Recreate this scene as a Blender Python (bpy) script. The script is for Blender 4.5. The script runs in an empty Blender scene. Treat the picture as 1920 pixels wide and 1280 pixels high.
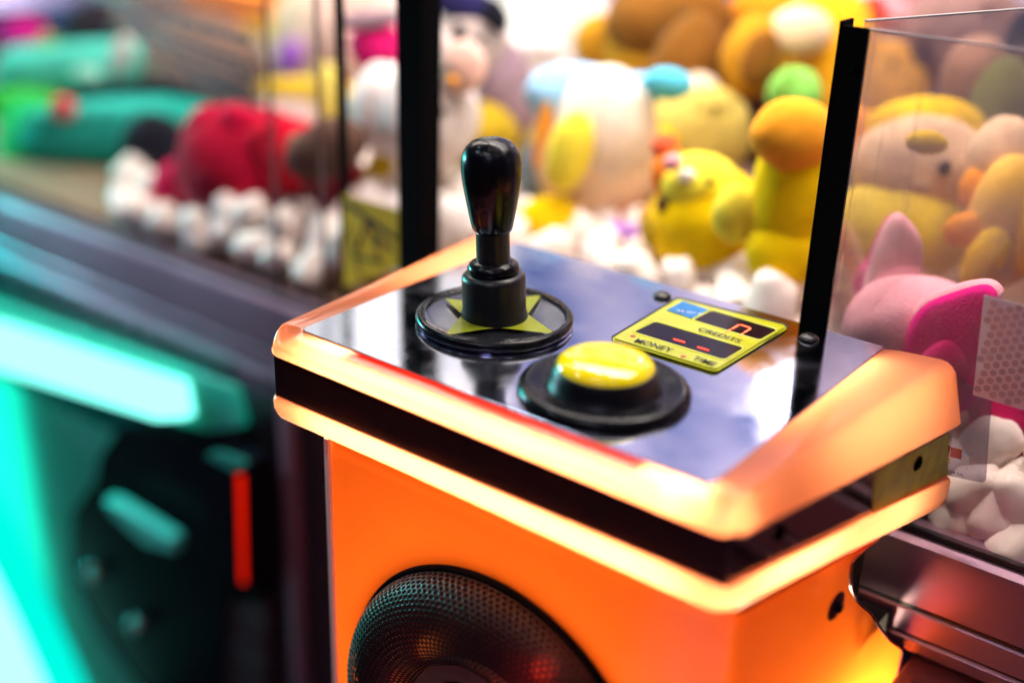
import bpy, bmesh, math, random
from mathutils import Vector, Matrix, noise
R_ = math.radians
sc = bpy.context.scene
# ------------------------------------------------------------------ camera
# metres; X along the machine fronts, Y into the machines, Z up; z = 0 is the steel control plate
CAM = Vector((0.65412, -0.59509, 0.38202))
CX = Vector((0.79051305, 0.61175981, 0.02896647))     # picture right
CY = Vector((0.26987303, -0.30549149, -0.91315031))   # picture down
CZ = Vector((-0.54977965, 0.72967451, -0.40659248))   # viewing direction
FPX = 2302.0
cd = bpy.data.cameras.new('camera'); cam = bpy.data.objects.new('camera', cd)
sc.collection.objects.link(cam); sc.camera = cam
m = Matrix((CX, -CY, -CZ)).transposed().to_4x4(); m.translation = CAM
cam.matrix_world = m
cd.sensor_width = 36.0; cd.lens = 36.0 * FPX / 1920.0
cd.clip_start = 0.02; cd.clip_end = 60
cd.dof.use_dof = True; cd.dof.focus_distance = 0.945; cd.dof.aperture_fstop = 1.1; cd.dof.aperture_blades = 0

def ray(px, py): return CX * (px - 960) + CY * (py - 640) + CZ * FPX
def onY(px, py, y):
    r = ray(px, py); return CAM + r * ((y - CAM.y) / r.y)
def onZ(px, py, z=0.0):
    r = ray(px, py); return CAM + r * ((z - CAM.z) / r.z)
def depth(p): return (p - CAM).dot(CZ)

# ------------------------------------------------------------------ world, lamps, exposure
w = bpy.data.worlds.new('World'); sc.world = w; w.use_nodes = True
bg = w.node_tree.nodes['Background']; bg.inputs[0].default_value = (0.16, 0.13, 0.30, 1); bg.inputs[1].default_value = 0.10
sc.view_settings.view_transform = 'Standard'; sc.view_settings.look = 'None'
sc.view_settings.exposure = 0; sc.view_settings.gamma = 1; sc.view_settings.use_curve_mapping = False
sc.cycles.use_denoising = True
sc.cycles.max_bounces = 8; sc.cycles.transparent_max_bounces = 16; sc.cycles.caustics_reflective = False; sc.cycles.caustics_refractive = False
sc.cycles.sample_clamp_indirect = 4

def area(name, loc, direction, sx, sy, power, col, spread=180, shape='RECTANGLE'):
    l = bpy.data.lights.new(name, 'AREA'); l.shape = shape; l.size = sx; l.size_y = sy; l.energy = power; l.color = col
    l.spread = R_(spread)
    o = bpy.data.objects.new(name, l); sc.collection.objects.link(o); o.location = loc
    o.rotation_euler = Vector(direction).to_track_quat('-Z', 'Y').to_euler()
    return o
# cabinet lamps (in the ceiling of each claw machine)
area('cabinet_lamp', (-0.05, 0.62, 0.92), (0, 0.0, -1), 1.3, 0.45, 20, (1.0, 0.90, 0.82))
area('cabinet_lamp', (-1.0, 0.66, 0.92), (0, 0.0, -1), 0.7, 0.40, 11, (1.0, 0.86, 0.74))
area('cabinet_strip_lamp', (0.15, 0.335, 0.70), (0, 0.55, -1), 0.9, 0.03, 9, (1.0, 0.88, 0.80))
area('cabinet_strip_lamp', (-0.70, 0.34, 0.70), (0, 0.35, -1), 0.8, 0.03, 1.6, (1.0, 0.84, 0.70))
# teal glow of the neighbouring machine's console
area('teal_lamp', (-1.75, 0.38, 0.12), (1, .25, -0.2), 0.12, 0.45, 8, (0.0, 0.9, 0.75))
# hall lamps above the aisle
area('hall_lamp', (0.9, -1.5, 1.5), (-0.4, 0.8, -0.9), 0.35, 0.12, 3, (0.75, 0.7, 1.0))
area('hall_lamp', (-0.7, -0.7, 1.3), (0.5, 0.5, -1), 0.12, 0.12, 2.2, (0.6, 0.9, 1.0))
area('pink_rail_fill', (0.62, -0.75, -0.93), (0, 1.0, 0.9), 1.3, 0.50, 4.5, (1.0, 0.22, 0.42))  # added fill, unseen, gives the right rail its pink reflection
area('hall_lamp', (0.25, -0.9, 1.5), (0, 0.6, -1), 0.6, 0.05, 3.5, (1.0, 0.95, 0.95))

area('lilac_rail_fill', (-1.25, 0.0, 0.10), (.80, .27, -.27), 0.2, 0.15, 1.1, (.80, .65, 1.0), 60)  # added fill, unseen, brightens the left rail
area('teal_rail_fill', (-1.65, 0.09, 0.10), (.80, .18, -.27), 0.2, 0.15, 4.0, (0.0, .9, .8), 70)  # added fill, unseen, tints the left rail teal

for p_, e_, c_, r_ in (((.9, .9, 2.2), 9, (1, .97, .95), .05), ((-.4, 1.1, 2.2), 8, (.95, .97, 1), .05), ((.1, -.2, 1.7), 2.5, (.85, .8, 1), .03), ((-.9, .0, 1.5), 3, (.6, .95, 1), .04), ((1.3, -.4, 1.5), 3, (1, .8, .85), .03), ((-.3, -1.1, 1.4), 2, (.9, .85, 1), .025), ((.55, .1, 1.9), 3, (1, .95, .9), .04)):
    l_ = bpy.data.lights.new('hall_spot', 'POINT'); l_.energy = e_; l_.color = c_; l_.shadow_soft_size = r_
    lo_ = bpy.data.objects.new('hall_spot', l_); sc.collection.objects.link(lo_); lo_.location = p_

# ------------------------------------------------------------------ materials
def newmat(name):
    mt = bpy.data.materials.new(name); mt.use_nodes = True
    nt = mt.node_tree; nt.nodes.clear(); out = nt.nodes.new('ShaderNodeOutputMaterial')
    return mt, nt, out
def N(nt, t, **k):
    n = nt.nodes.new(t)
    for a, b in k.items(): setattr(n, a, b)
    return n
def noise_tex(nt, scale, detail=4, stretch=None, coord='Object'):
    tc = N(nt, 'ShaderNodeTexCoord'); mp = N(nt, 'ShaderNodeMapping'); nz = N(nt, 'ShaderNodeTexNoise')
    nz.inputs['Scale'].default_value = scale; nz.inputs['Detail'].default_value = detail
    nt.links.new(tc.outputs[coord], mp.inputs[0]); nt.links.new(mp.outputs[0], nz.inputs[0])
    if stretch: mp.inputs['Scale'].default_value = stretch
    return nz
def ramp(nt, src, p0, c0, p1, c1):
    r = N(nt, 'ShaderNodeValToRGB'); e = r.color_ramp.elements
    e[0].position = p0; e[1].position = p1
    e[0].color = c0 if len(c0) == 4 else (*c0, 1); e[1].color = c1 if len(c1) == 4 else (*c1, 1)
    nt.links.new(src, r.inputs[0]); return r
def g(v): return (v, v, v, 1)
def prin(name, col, rough=.5, metal=0, bump=None, rvar=None, cvar=None, coat=0, spec=.5, sheen=0):
    mt, nt, out = newmat(name); p = N(nt, 'ShaderNodeBsdfPrincipled')
    p.inputs['Base Color'].default_value = (*col, 1); p.inputs['Roughness'].default_value = rough
    p.inputs['Metallic'].default_value = metal; p.inputs['Coat Weight'].default_value = coat
    p.inputs['Specular IOR Level'].default_value = spec
    if sheen: p.inputs['Sheen Weight'].default_value = sheen; p.inputs['Sheen Roughness'].default_value = .4
    if cvar:   # (scale, amount): natural variation of the colour
        nz = noise_tex(nt, cvar[0], 5)
        r = ramp(nt, nz.outputs[0], .3, [c * (1 - cvar[1]) for c in col], .7, [min(1, c * (1 + cvar[1])) for c in col])
        nt.links.new(r.outputs[0], p.inputs['Base Color'])
    if rvar:   # (scale, rough0, rough1)
        nz = noise_tex(nt, rvar[0], 6)
        r = ramp(nt, nz.outputs[0], .35, g(rvar[1]), .7, g(rvar[2])); nt.links.new(r.outputs[0], p.inputs['Roughness'])
    if bump:   # (scale, strength, distance)
        nz = noise_tex(nt, bump[0], 3); b = N(nt, 'ShaderNodeBump'); b.inputs['Strength'].default_value = bump[1]; b.inputs['Distance'].default_value = bump[2]
        nt.links.new(nz.outputs[0], b.inputs['Height']); nt.links.new(b.outputs[0], p.inputs['Normal'])
    nt.links.new(p.outputs[0], out.inputs[0]); return mt
def emit(name, col, s):
    mt, nt, out = newmat(name); e = N(nt, 'ShaderNodeEmission'); e.inputs[0].default_value = (*col, 1); e.inputs[1].default_value = s
    nt.links.new(e.outputs[0], out.inputs[0]); return mt
def plastic_lit(name, col, trans=.7, rough=.12):
    """milky plastic: lets the lamps inside the housing shine through"""
    mt, nt, out = newmat(name)
    nz = noise_tex(nt, 14, 3); r = ramp(nt, nz.outputs[0], .3, [c * .93 for c in col], .7, col)
    t = N(nt, 'ShaderNodeBsdfTranslucent'); d = N(nt, 'ShaderNodeBsdfDiffuse'); gl = N(nt, 'ShaderNodeBsdfGlossy')
    nt.links.new(r.outputs[0], t.inputs[0]); nt.links.new(r.outputs[0], d.inputs[0])
    nr = noise_tex(nt, 40, 5); rr = ramp(nt, nr.outputs[0], .35, g(rough), .75, g(rough * 2.2)); nt.links.new(rr.outputs[0], gl.inputs['Roughness'])
    mx = N(nt, 'ShaderNodeMixShader'); mx.inputs[0].default_value = 1 - trans
    nt.links.new(t.outputs[0], mx.inputs[1]); nt.links.new(d.outputs[0], mx.inputs[2])
    fr = N(nt, 'ShaderNodeFresnel'); fr.inputs[0].default_value = 1.5
    geo = N(nt, 'ShaderNodeNewGeometry'); inv = N(nt, 'ShaderNodeMath', operation='SUBTRACT'); inv.inputs[0].default_value = 1
    nt.links.new(geo.outputs['Backfacing'], inv.inputs[1])
    mu = N(nt, 'ShaderNodeMath', operation='MULTIPLY'); nt.links.new(fr.outputs[0], mu.inputs[0]); nt.links.new(inv.outputs[0], mu.inputs[1])
    m2 = N(nt, 'ShaderNodeMixShader'); nt.links.new(mu.outputs[0], m2.inputs[0])
    nt.links.new(mx.outputs[0], m2.inputs[1]); nt.links.new(gl.outputs[0], m2.inputs[2])
    nt.links.new(m2.outputs[0], out.inputs[0]); return mt
def glass(name, tint=(1, 1, 1), ior=1.45, dust=0.0, scale=7, dustcol=(.75, .66, .68)):
    mt, nt, out = newmat(name)
    t = N(nt, 'ShaderNodeBsdfTransparent'); t.inputs[0].default_value = (*tint, 1)
    gl = N(nt, 'ShaderNodeBsdfGlossy'); gl.inputs['Roughness'].default_value = .02
    fr = N(nt, 'ShaderNodeFresnel'); fr.inputs[0].default_value = ior
    hf = N(nt, 'ShaderNodeMath', operation='MULTIPLY'); hf.inputs[1].default_value = .32; nt.links.new(fr.outputs[0], hf.inputs[0])
    mx = N(nt, 'ShaderNodeMixShader'); nt.links.new(hf.outputs[0], mx.inputs[0]); nt.links.new(t.outputs[0], mx.inputs[1]); nt.links.new(gl.outputs[0], mx.inputs[2])
    last = mx
    if dust:
        d = N(nt, 'ShaderNodeBsdfDiffuse'); d.inputs[0].default_value = (*dustcol, 1)
        n1 = noise_tex(nt, scale, 8); r1 = ramp(nt, n1.outputs[0], .45, g(dust * .15), .75, g(dust))
        n2 = noise_tex(nt, 60, 3, (1.0, 1.0, .05)); r2 = ramp(nt, n2.outputs[0], .66, g(0), .74, g(dust * .5))
        n3 = noise_tex(nt, 420, 2); r3 = ramp(nt, n3.outputs[0], .72, g(0), .76, g(dust * .8))
        a1 = N(nt, 'ShaderNodeMath', operation='ADD'); a2 = N(nt, 'ShaderNodeMath', operation='ADD', use_clamp=True)
        nt.links.new(r1.outputs[0], a1.inputs[0]); nt.links.new(r2.outputs[0], a1.inputs[1])
        nt.links.new(a1.outputs[0], a2.inputs[0]); nt.links.new(r3.outputs[0], a2.inputs[1])
        last = N(nt, 'ShaderNodeMixShader'); nt.links.new(a2.outputs[0], last.inputs[0]); nt.links.new(mx.outputs[0], last.inputs[1]); nt.links.new(d.outputs[0], last.inputs[2])
    nt.links.new(last.outputs[0], out.inputs[0]); return mt
def steel_plate():
    mt, nt, out = newmat('brushed_mirror_steel'); p = N(nt, 'ShaderNodeBsdfPrincipled'); p.inputs['Metallic'].default_value = 1
    n0 = noise_tex(nt, 9, 6); c = ramp(nt, n0.outputs[0], .35, (.56, .60, .76), .65, (.70, .72, .84)); nt.links.new(c.outputs[0], p.inputs['Base Color'])
    n1 = noise_tex(nt, 22, 8); r1 = ramp(nt, n1.outputs[0], .40, g(.06), .70, g(.22)); nt.links.new(r1.outputs[0], p.inputs['Roughness'])
    n2 = noise_tex(nt, 700, 5, (1, .04, 1)); n3 = noise_tex(nt, 26, 4)
    ad = N(nt, 'ShaderNodeMath', operation='ADD'); nt.links.new(n2.outputs[0], ad.inputs[0]); nt.links.new(n3.outputs[0], ad.inputs[1])
    b = N(nt, 'ShaderNodeBump'); b.inputs['Strength'].default_value = .07; b.inputs['Distance'].default_value = .0004
    nt.links.new(ad.outputs[0], b.inputs['Height']); nt.links.new(b.outputs[0], p.inputs['Normal'])
    nt.links.new(p.outputs[0], out.inputs[0]); return mt

M = {}
M['steel'] = steel_plate()
M['orange'] = plastic_lit('orange_plastic', (1.0, .34, .16))
M['body'] = plastic_lit('orange_body_plastic', (1.0, .175, .014))
M['teal'] = plastic_lit('teal_plastic', (.0, .90, .70), .8, .5)
M['band'] = prin('black_mirror_band', (.50, .42, .34), .06, 1, rvar=(30, .04, .14))
M['bandf'] = prin('black_front_band', (.018, .009, .010), .25, 0, spec=.12)
M['black'] = prin('gloss_black', (.003, .003, .005), .22, 0, rvar=(60, .18, .32), spec=.28)
M['satin'] = prin('satin_black', (.006, .006, .008), .36, 0, bump=(300, .05, .0003))
M['strip'] = prin('matt_black_strip', (.003, .003, .004), .9, spec=.03)
M['bolt'] = prin('dark_bolt', (.05, .048, .05), .3, .6, rvar=(200, .2, .45))
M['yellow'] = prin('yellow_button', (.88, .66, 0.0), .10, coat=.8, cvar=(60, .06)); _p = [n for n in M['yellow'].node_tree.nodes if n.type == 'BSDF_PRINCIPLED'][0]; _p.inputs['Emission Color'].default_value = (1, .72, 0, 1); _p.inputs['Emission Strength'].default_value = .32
M['star'] = prin('lime_print', (.50, .54, .02), .3, cvar=(80, .1))
M['lime'] = prin('lime_frame', (.60, .62, .02), .22, coat=.5, cvar=(50, .08))
M['blue'] = prin('blue_sticker', (.01, .20, .55), .3, cvar=(120, .25))
M['window'] = prin('dark_display', (.010, .005, .012), .12, rvar=(90, .08, .2), spec=.2)
M['led'] = emit('red_led', (1, .05, .03), 5)
M['led0'] = emit('red_segment', (1, .12, .05), 6)
M['reddot'] = prin('red_dot', (.55, .03, .02), .3)
M['ink'] = prin('black_ink', (.01, .01, .01), .5)
M['white'] = prin('white_print', (.8, .8, .8), .5)
M['disc'] = prin('smoked_disc', (.32, .32, .37), .09, .92, rvar=(80, .08, .2))
M['smoke'] = glass('clear_dome', (.86, .87, .9), 1.5)
M['glass'] = glass('window_glass', (1, 1, 1), 1.45)
M['acryl'] = glass('dusty_acrylic', (.96, .93, .92), 1.49, .20, 11)
M['edge'] = prin('acrylic_edge', (.30, .27, .26), .3)
M['core'] = prin('inner_black', (.004, .004, .004), .9)
M['inwhite'] = prin('inner_white', (.6, .6, .6), .8)
M['mesh'] = prin('grille_metal', (.014, .010, .012), .36, .3, spec=.35)
M['copper'] = prin('dark_copper', (.42, .26, .19), .28, .8, cvar=(40, .2))
M['navy'] = prin('navy_dome', (.008, .014, .035), .18)
M['alu'] = prin('satin_aluminium', (.44, .28, .37), .32, .75, rvar=(6, .28, .38))
M['alud'] = prin('dark_aluminium', (.10, .07, .09), .30, .7, rvar=(25, .22, .4))
M['groove'] = prin('groove', (.01, .008, .012), .6)
M['lavender'] = prin('cabinet_back', (.3, .3, .4), .6)
_nt = M['lavender'].node_tree; _n = noise_tex(_nt, 4.5, 5); _r = ramp(_nt, _n.outputs[0], .36, (.02, .05, .20), .66, (.62, .52, .66)); _nt.links.new(_r.outputs[0], [n for n in _nt.nodes if n.type == 'BSDF_PRINCIPLED'][0].inputs[0])
M['bright_back'] = prin('white_cabinet_back', (.80, .78, .80), .6, cvar=(3, .10))
M['shaded_floor'] = prin('cabinet_floor', (.22, .12, .07), .8, cvar=(20, .2))  # floor colour darkened to paint shade into the gaps between foam and toys
M['wood'] = prin('dark_textured_panel', (.07, .028, .045), .55, bump=(60, .6, .003), cvar=(30, .35))
M['hall'] = prin('dark_hall_floor', (.03, .02, .03), .5)
M['darkpanel'] = prin('coin_door', (.004, .004, .007), .25, 0, spec=.03)
M['tealpanel'] = prin('teal_panel', (.05, .55, .48), .4, cvar=(6, .2))
M['tealglow'] = emit('teal_tube', (.22, 1.0, .86), 2.6)
M['tealdim'] = emit('teal_halo', (.0, 1.0, .80), 1.0)
M['redglow'] = emit('red_slot_lamp', (1.0, .012, .0), .9)
M['lampdisc'] = emit('round_downlight', (1, .97, 1), 14)
M['yellowst'] = prin('sticker_and_reflection_yellow', (.62, .46, .01), .5, cvar=(20, .12))
M['sheet'] = glass('notice_film', (.92, .86, .82), 1.4, .30, 3, (.75, .6, .52))
M['card'] = glass('frosted_card', (.80, .78, .84), 1.4, .9, 2, (.36, .33, .42))
def foam():
    mt, nt, out = newmat('white_foam'); p = N(nt, 'ShaderNodeBsdfPrincipled')
    p.inputs['Base Color'].default_value = (.90, .79, .72, 1); p.inputs['Roughness'].default_value = .55
    p.inputs['Subsurface Weight'].default_value = .0
    nz = noise_tex(nt, 120, 3); b = N(nt, 'ShaderNodeBump'); b.inputs['Strength'].default_value = .2; b.inputs['Distance'].default_value = .001
    nt.links.new(nz.outputs[0], b.inputs['Height']); nt.links.new(b.outputs[0], p.inputs['Normal']); nt.links.new(p.outputs[0], out.inputs[0]); return mt
M['foam'] = foam()
PLUSH = {}
def plush(c):
    k = tuple(c)
    if k not in PLUSH:
        PLUSH[k] = prin('plush_fabric', c, .95, bump=(520, .7, .0012), cvar=(28, .16), sheen=.08, spec=.1)
    return PLUSH[k]

# ------------------------------------------------------------------ object helpers
def link(name, bm, mat, parent=None, smooth=True, auto=None):
    me = bpy.data.meshes.new(name)
    bmesh.ops.remove_doubles(bm, verts=bm.verts, dist=1e-6)
    bm.to_mesh(me); bm.free()
    if isinstance(mat, (list, tuple)):
        for q in mat: me.materials.append(q)
    else: me.materials.append(mat)
    if smooth:
        for p in me.polygons: p.use_smooth = True
        if auto:
            try: me.set_sharp_from_angle(angle=R_(auto))
            except Exception: pass
    o = bpy.data.objects.new(name, me); sc.collection.objects.link(o)
    if parent: o.parent = parent; o.matrix_parent_inverse = parent.matrix_world.inverted()
    return o
def thing(name, label, cat, loc=(0, 0, 0), group=None, kind=None):
    o = bpy.data.objects.new(name, None); sc.collection.objects.link(o); o.location = loc; o.empty_display_size = .02
    o.matrix_world = Matrix.Translation(loc)
    return tag(o, label, cat, group, kind)
def sub(name, parent, loc=(0, 0, 0), label=None):
    o = bpy.data.objects.new(name, None); sc.collection.objects.link(o); o.empty_display_size = .02
    o.matrix_world = Matrix.Translation(loc); o.parent = parent; o.matrix_parent_inverse = parent.matrix_world.inverted()
    if label: o['label'] = label
    return o
def tag(o, label=None, cat=None, group=None, kind=None):
    if label: o['label'] = label
    if cat: o['category'] = cat
    if group: o['group'] = group
    if kind: o['kind'] = kind
    return o
def box(bm, lo, hi, bev=0, seg=2, mat=None):
    r = bmesh.ops.create_cube(bm, size=1)['verts']
    lo, hi = Vector(lo), Vector(hi); c = (lo + hi) / 2; s = hi - lo
    for v in r:
        v.co = Vector((v.co.x * s.x, v.co.y * s.y, v.co.z * s.z))
        if mat: v.co = mat @ v.co
        v.co += c
    if bev:
        es = list({e for v in r for e in v.link_edges})
        bmesh.ops.bevel(bm, geom=es, offset=bev, segments=seg, profile=.7, affect='EDGES')
    return bm
def B(lo, hi, bev=0, seg=2):
    bm = bmesh.new(); return box(bm, lo, hi, bev, seg)
def lathe(prof, n=64, base=(0, 0, 0), axis=None, ax=None):
    """prof: (r, h) pairs turned about the axis through base"""
    bm = bmesh.new(); axis = Vector(axis or (0, 0, 1)).normalized(); q = Vector((0, 0, 1)).rotation_difference(axis)
    rings = []
    for r, h in prof:
        if r < 1e-7: rings.append([bm.verts.new(Vector(base) + q @ Vector((0, 0, h)))])
        else: rings.append([bm.verts.new(Vector(base) + q @ Vector((r * math.cos(2 * math.pi * i / n), r * math.sin(2 * math.pi * i / n), h))) for i in range(n)])
    for a, b in zip(rings, rings[1:]):
        for i in range(n):
            j = (i + 1) % n
            if len(a) == 1 and len(b) == 1: continue
            if len(a) == 1: bm.faces.new((a[0], b[i], b[j]))
            elif len(b) == 1: bm.faces.new((a[i], a[j], b[0]))
            else: bm.faces.new((a[i], a[j], b[j], b[i]))
    bmesh.ops.recalc_face_normals(bm, faces=bm.faces)
    return bm
def prism(pts, vec):
    """closed polygon pts (Vectors) extruded by vec"""
    bm = bmesh.new(); vs = [bm.verts.new(p) for p in pts]; f = bm.faces.new(vs)
    r = bmesh.ops.extrude_face_region(bm, geom=[f]); vv = [e for e in r['geom'] if isinstance(e, bmesh.types.BMVert)]
    bmesh.ops.translate(bm, verts=vv, vec=vec); bmesh.ops.recalc_face_normals(bm, faces=bm.faces); return bm
def rounded(poly, rads, n=6):
    """2D polygon with rounded corners"""
    out = []
    L = len(poly)
    for i, p in enumerate(poly):
        p = Vector(p); a = Vector(poly[i - 1]); b = Vector(poly[(i + 1) % L]); r = rads[i] if isinstance(rads, (list, tuple)) else rads
        if r <= 0: out.append(p); continue
        u = (a - p).normalized(); v = (b - p).normalized(); ang = u.angle(v); t = r / math.tan(ang / 2)
        c = p + (u + v).normalized() * (r / math.sin(ang / 2)); s = p + u * t - c; e = p + v * t - c
        a0 = math.atan2(s.y, s.x); a1 = math.atan2(e.y, e.x); d = (a1 - a0 + math.pi) % (2 * math.pi) - math.pi
        for k in range(n + 1):
            th = a0 + d * k / n; out.append(c + Vector((math.cos(th), math.sin(th))) * r)
    return out
def text(name, body, mat, parent, p0, p1, height, z, squash=1):
    """writing whose baseline runs from p0 to p1 on the plane z"""
    cu = bpy.data.curves.new(name, 'FONT'); cu.body = body; cu.size = 1; cu.extrude = 0; cu.offset = .006
    o = bpy.data.objects.new(name, cu); sc.collection.objects.link(o); bpy.context.view_layer.update()
    me = bpy.data.meshes.new_from_object(o.evaluated_get(bpy.context.evaluated_depsgraph_get())); bpy.data.objects.remove(o)
    xs = [v.co.x for v in me.vertices]; ys = [v.co.y for v in me.vertices]; wx = max(xs) - min(xs); hy = max(ys) - min(0, min(ys))
    e = (p1 - p0); up = z if isinstance(z, Vector) else None
    ex = e.normalized(); nrm = up or Vector((0, 0, 1)); ey = nrm.cross(ex).normalized()
    for v in me.vertices: v.co = p0 + ex * ((v.co.x - min(xs)) / wx * e.length) + ey * (v.co.y / hy * height)
    me.materials.append(mat); o = bpy.data.objects.new(name, me); sc.collection.objects.link(o)
    o.parent = parent; o.matrix_parent_inverse = parent.matrix_world.inverted(); return o

# ================================================================== THE SETTING
o = link('floor', B((-4, -3, -1.02), (3, 3, -1.0)), M['hall'], smooth=False); tag(o, kind='structure')

# ================================================================== CLAW MACHINE CABINET (behind the console)
G = 0.284          # front of the window glass
cab = thing('claw_machine', 'claw machine full of bright plush with a black corner post, behind the orange console', 'claw machine', (0, .3, -1))
cx0, cx1 = -.62, 1.15
link('cabinet_floor', B((-.60, .30, -.17), (cx1, 1.06, -.150)), M['shaded_floor'], cab, False)
link('back_wall', B((-.60, 1.06, -.17), (cx1, 1.08, .98)), M['lavender'], cab, False)
link('foam_bed', B((-.60, .372, -.149), (cx1, 1.058, -.112)), M['shaded_floor'], cab, False)
link('side_wall', B((cx1, .29, -.17), (cx1 + .02, 1.08, .98)), M['lavender'], cab, False)
link('ceiling', B((-.60, .29, .96), (cx1, 1.08, .98)), M['lavender'], cab, False)
dl = onZ(1476, 742, 0); rr = ray(1476, 742).normalized(); rr.z *= -1; tt = (1.045 - dl.y) / rr.y; dp = dl + rr * tt
link('downlight', lathe([(0, .0), (.030, .0), (.034, .004), (.034, .015)], 40, dp, (0, -1, 0)), M['lampdisc'], cab)
# aluminium rail under the window
def rail(x0, x1, par, mface):
    bm = bmesh.new()
    prof = [(G + .03, -.150), (G + .004, -.150), (G + .003, -.154), (G - .006, -.1545), (G - .012, -.158), (G - .014, -.166), (G - .014, -.2115), (G - .011, -.2135),
            (G - .011, -.2165), (G - .014, -.2185), (G - .015, -.2385), (G - .012, -.2400), (G - .012, -.2425), (G - .015, -.2445), (G - .013, -.256), (G - .004, -.262), (G + .03, -.262)]
    a = [bm.verts.new((x0, y, z)) for y, z in prof]; b = [bm.verts.new((x1, y, z)) for y, z in prof]
    for i in range(len(prof) - 1): bm.faces.new((a[i], a[i + 1], b[i + 1], b[i]))
    bm.faces.new(a[::-1]); bm.faces.new(b); bm.faces.new((a[-1], a[0], b[0], b[-1])); bmesh.ops.recalc_face_normals(bm, faces=bm.faces)
    r = link('rail', bm, mface, par, True, 25)
    bm = bmesh.new()
    for z0, z1 in ((-.2165, -.2135), (-.2425, -.2400)): box(bm, (x0, G - .0125, z0 + .0003), (x1, G - .0105, z1 - .0003))
    link('groove', bm, M['groove'], r, False)
    link('glazing_gasket', B((x0, G - .003, -.1535), (x1, G + .001, -.1475)), M['groove'], r, False)
    return r
rail(-.33, cx1, cab, M['alu'])
link('window_glass', B((.312, G, -.150), (cx1, G + .004, .95)), M['glass'], cab, False)
link('window_glass', B((-.118, G, -.150), (.285, G + .004, .95)), M['glass'], cab, False)
# black corner post on the left
pp = onY(785, 240, G)
link('corner_post', B((pp.x - .016, G - .014, -.150), (pp.x + .015, G + .016, .95), .002), M['strip'], cab, False)
# clear chute screen with a black corner strip, right of the plate
ct = onY(1612, 45, G); 
scr = sub('chute_screen', cab, (.30, G, -.15))
link('corner_strip', B((.2875, G - .004, -.150), (.3095, G - .001, ct.z - .002), .0006), M['strip'], scr, False)
bm = bmesh.new(); q = Matrix.Rotation(R_(-23), 3, 'Z')
box(bm, (.2860, G - .0042, -.150), (.2890, G + .016, ct.z + .001), .0006, 1)
link('corner_strip', bm, M['strip'], scr, False)
link('screw', lathe([(.0, .0016), (.0022, .0014), (.003, .0)], 16, onY(1600, 130, G - .0045), (0, -1, 0)), M['strip'], scr)
link('front_pane', B((.3095, G - .004, -.148), (1.05, G - .0015, ct.z - .003)), M['acryl'], scr, False)
link('front_pane_edge', B((.3095, G - .0042, ct.z - .003), (1.05, G - .0013, ct.z - .0018)), M['edge'], scr, False)
d2 = Vector((.39, .92, 0)).normalized(); n2 = Vector((d2.y, -d2.x, 0)); p0 = Vector((.2985, G + .012, 0))
for nm, z0, z1, mt in (('side_pane', -.148, ct.z, M['acryl']), ('side_pane_edge', ct.z, ct.z + .0015, M['edge'])):
    pts = [p0, p0 + d2 * .60, p0 + d2 * .60 + n2 * .003, p0 + n2 * .003]
    link(nm, prism([p + Vector((0, 0, z0)) for p in pts], (0, 0, z1 - z0)), mt, scr, False)
# textured dark shelf under the rail, lower right
sh = thing('lower_cabinet', 'dark purple textured cabinet top under the pink rail, lower right corner', 'cabinet', (.6, .2, -.3))
link('top_panel', B((.424, -.05, -.285), (1.2, .285, -.266), .003), M['wood'], sh)
link('front_panel', B((.430, -.045, -1.0), (1.19, .28, -.286)), M['wood'], sh, False)

# ================================================================== THE CONSOLE
con = thing('control_console', 'glowing orange claw machine console with joystick, yellow button and round speaker', 'control console', (.2, .13, -1))
def tt_(y): return (y + .02) / .29
YB = .272
def upath(off=0.0, rad=.016, ns=16, nf=28, nc=8):
    """outer and inner polylines of the rim, from back left round the front to back right"""
    A = Vector((-.046 + off, YB)); Bc = Vector((-.0165 + off, -.0235 + off)); Cc = Vector((.3925 - off, -.0235 + off)); D = Vector((.4295 - off, YB))
    a = Vector((0.002, YB)); b = Vector((0.002, 0.002)); c = Vector((.358, 0.002)); d = Vector((.358, YB))
    def corner(P, Q, S, r):
        u = (P - Q).normalized(); v = (S - Q).normalized(); ang = u.angle(v); t = r / math.tan(ang / 2); ctr = Q + (u + v).normalized() * (r / math.sin(ang / 2))
        s = Q + u * t - ctr; e = Q + v * t - ctr; a0 = math.atan2(s.y, s.x); a1 = math.atan2(e.y, e.x); dd = (a1 - a0 + math.pi) % (2 * math.pi) - math.pi
        return [ctr + Vector((math.cos(a0 + dd * k / nc), math.sin(a0 + dd * k / nc))) * r for k in range(nc + 1)]
    c1 = corner(A, Bc, Cc, rad); c2 = corner(Bc, Cc, D, rad); i1 = corner(a, b, c, .004); i2 = corner(b, c, d, .004)
    lerp = lambda p, q, k, n: p + (q - p) * (k / n)
    outer = [lerp(A, c1[0], k, ns) for k in range(ns)] + c1 + [lerp(c1[-1], c2[0], k, nf) for k in range(1, nf)] + c2 + [lerp(c2[-1], D, k, ns) for k in range(1, ns + 1)]
    inner = [lerp(a, i1[0], k, ns) for k in range(ns)] + i1 + [lerp(i1[-1], i2[0], k, nf) for k in range(1, nf)] + i2 + [lerp(i2[-1], d, k, ns) for k in range(1, ns + 1)]
    side = [1.0] * ns + [1 - k / nc for k in range(nc + 1)] + [0.0] * (nf - 1) + [k / nc for k in range(nc + 1)] + [1.0] * ns
    return outer, inner, side
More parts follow.
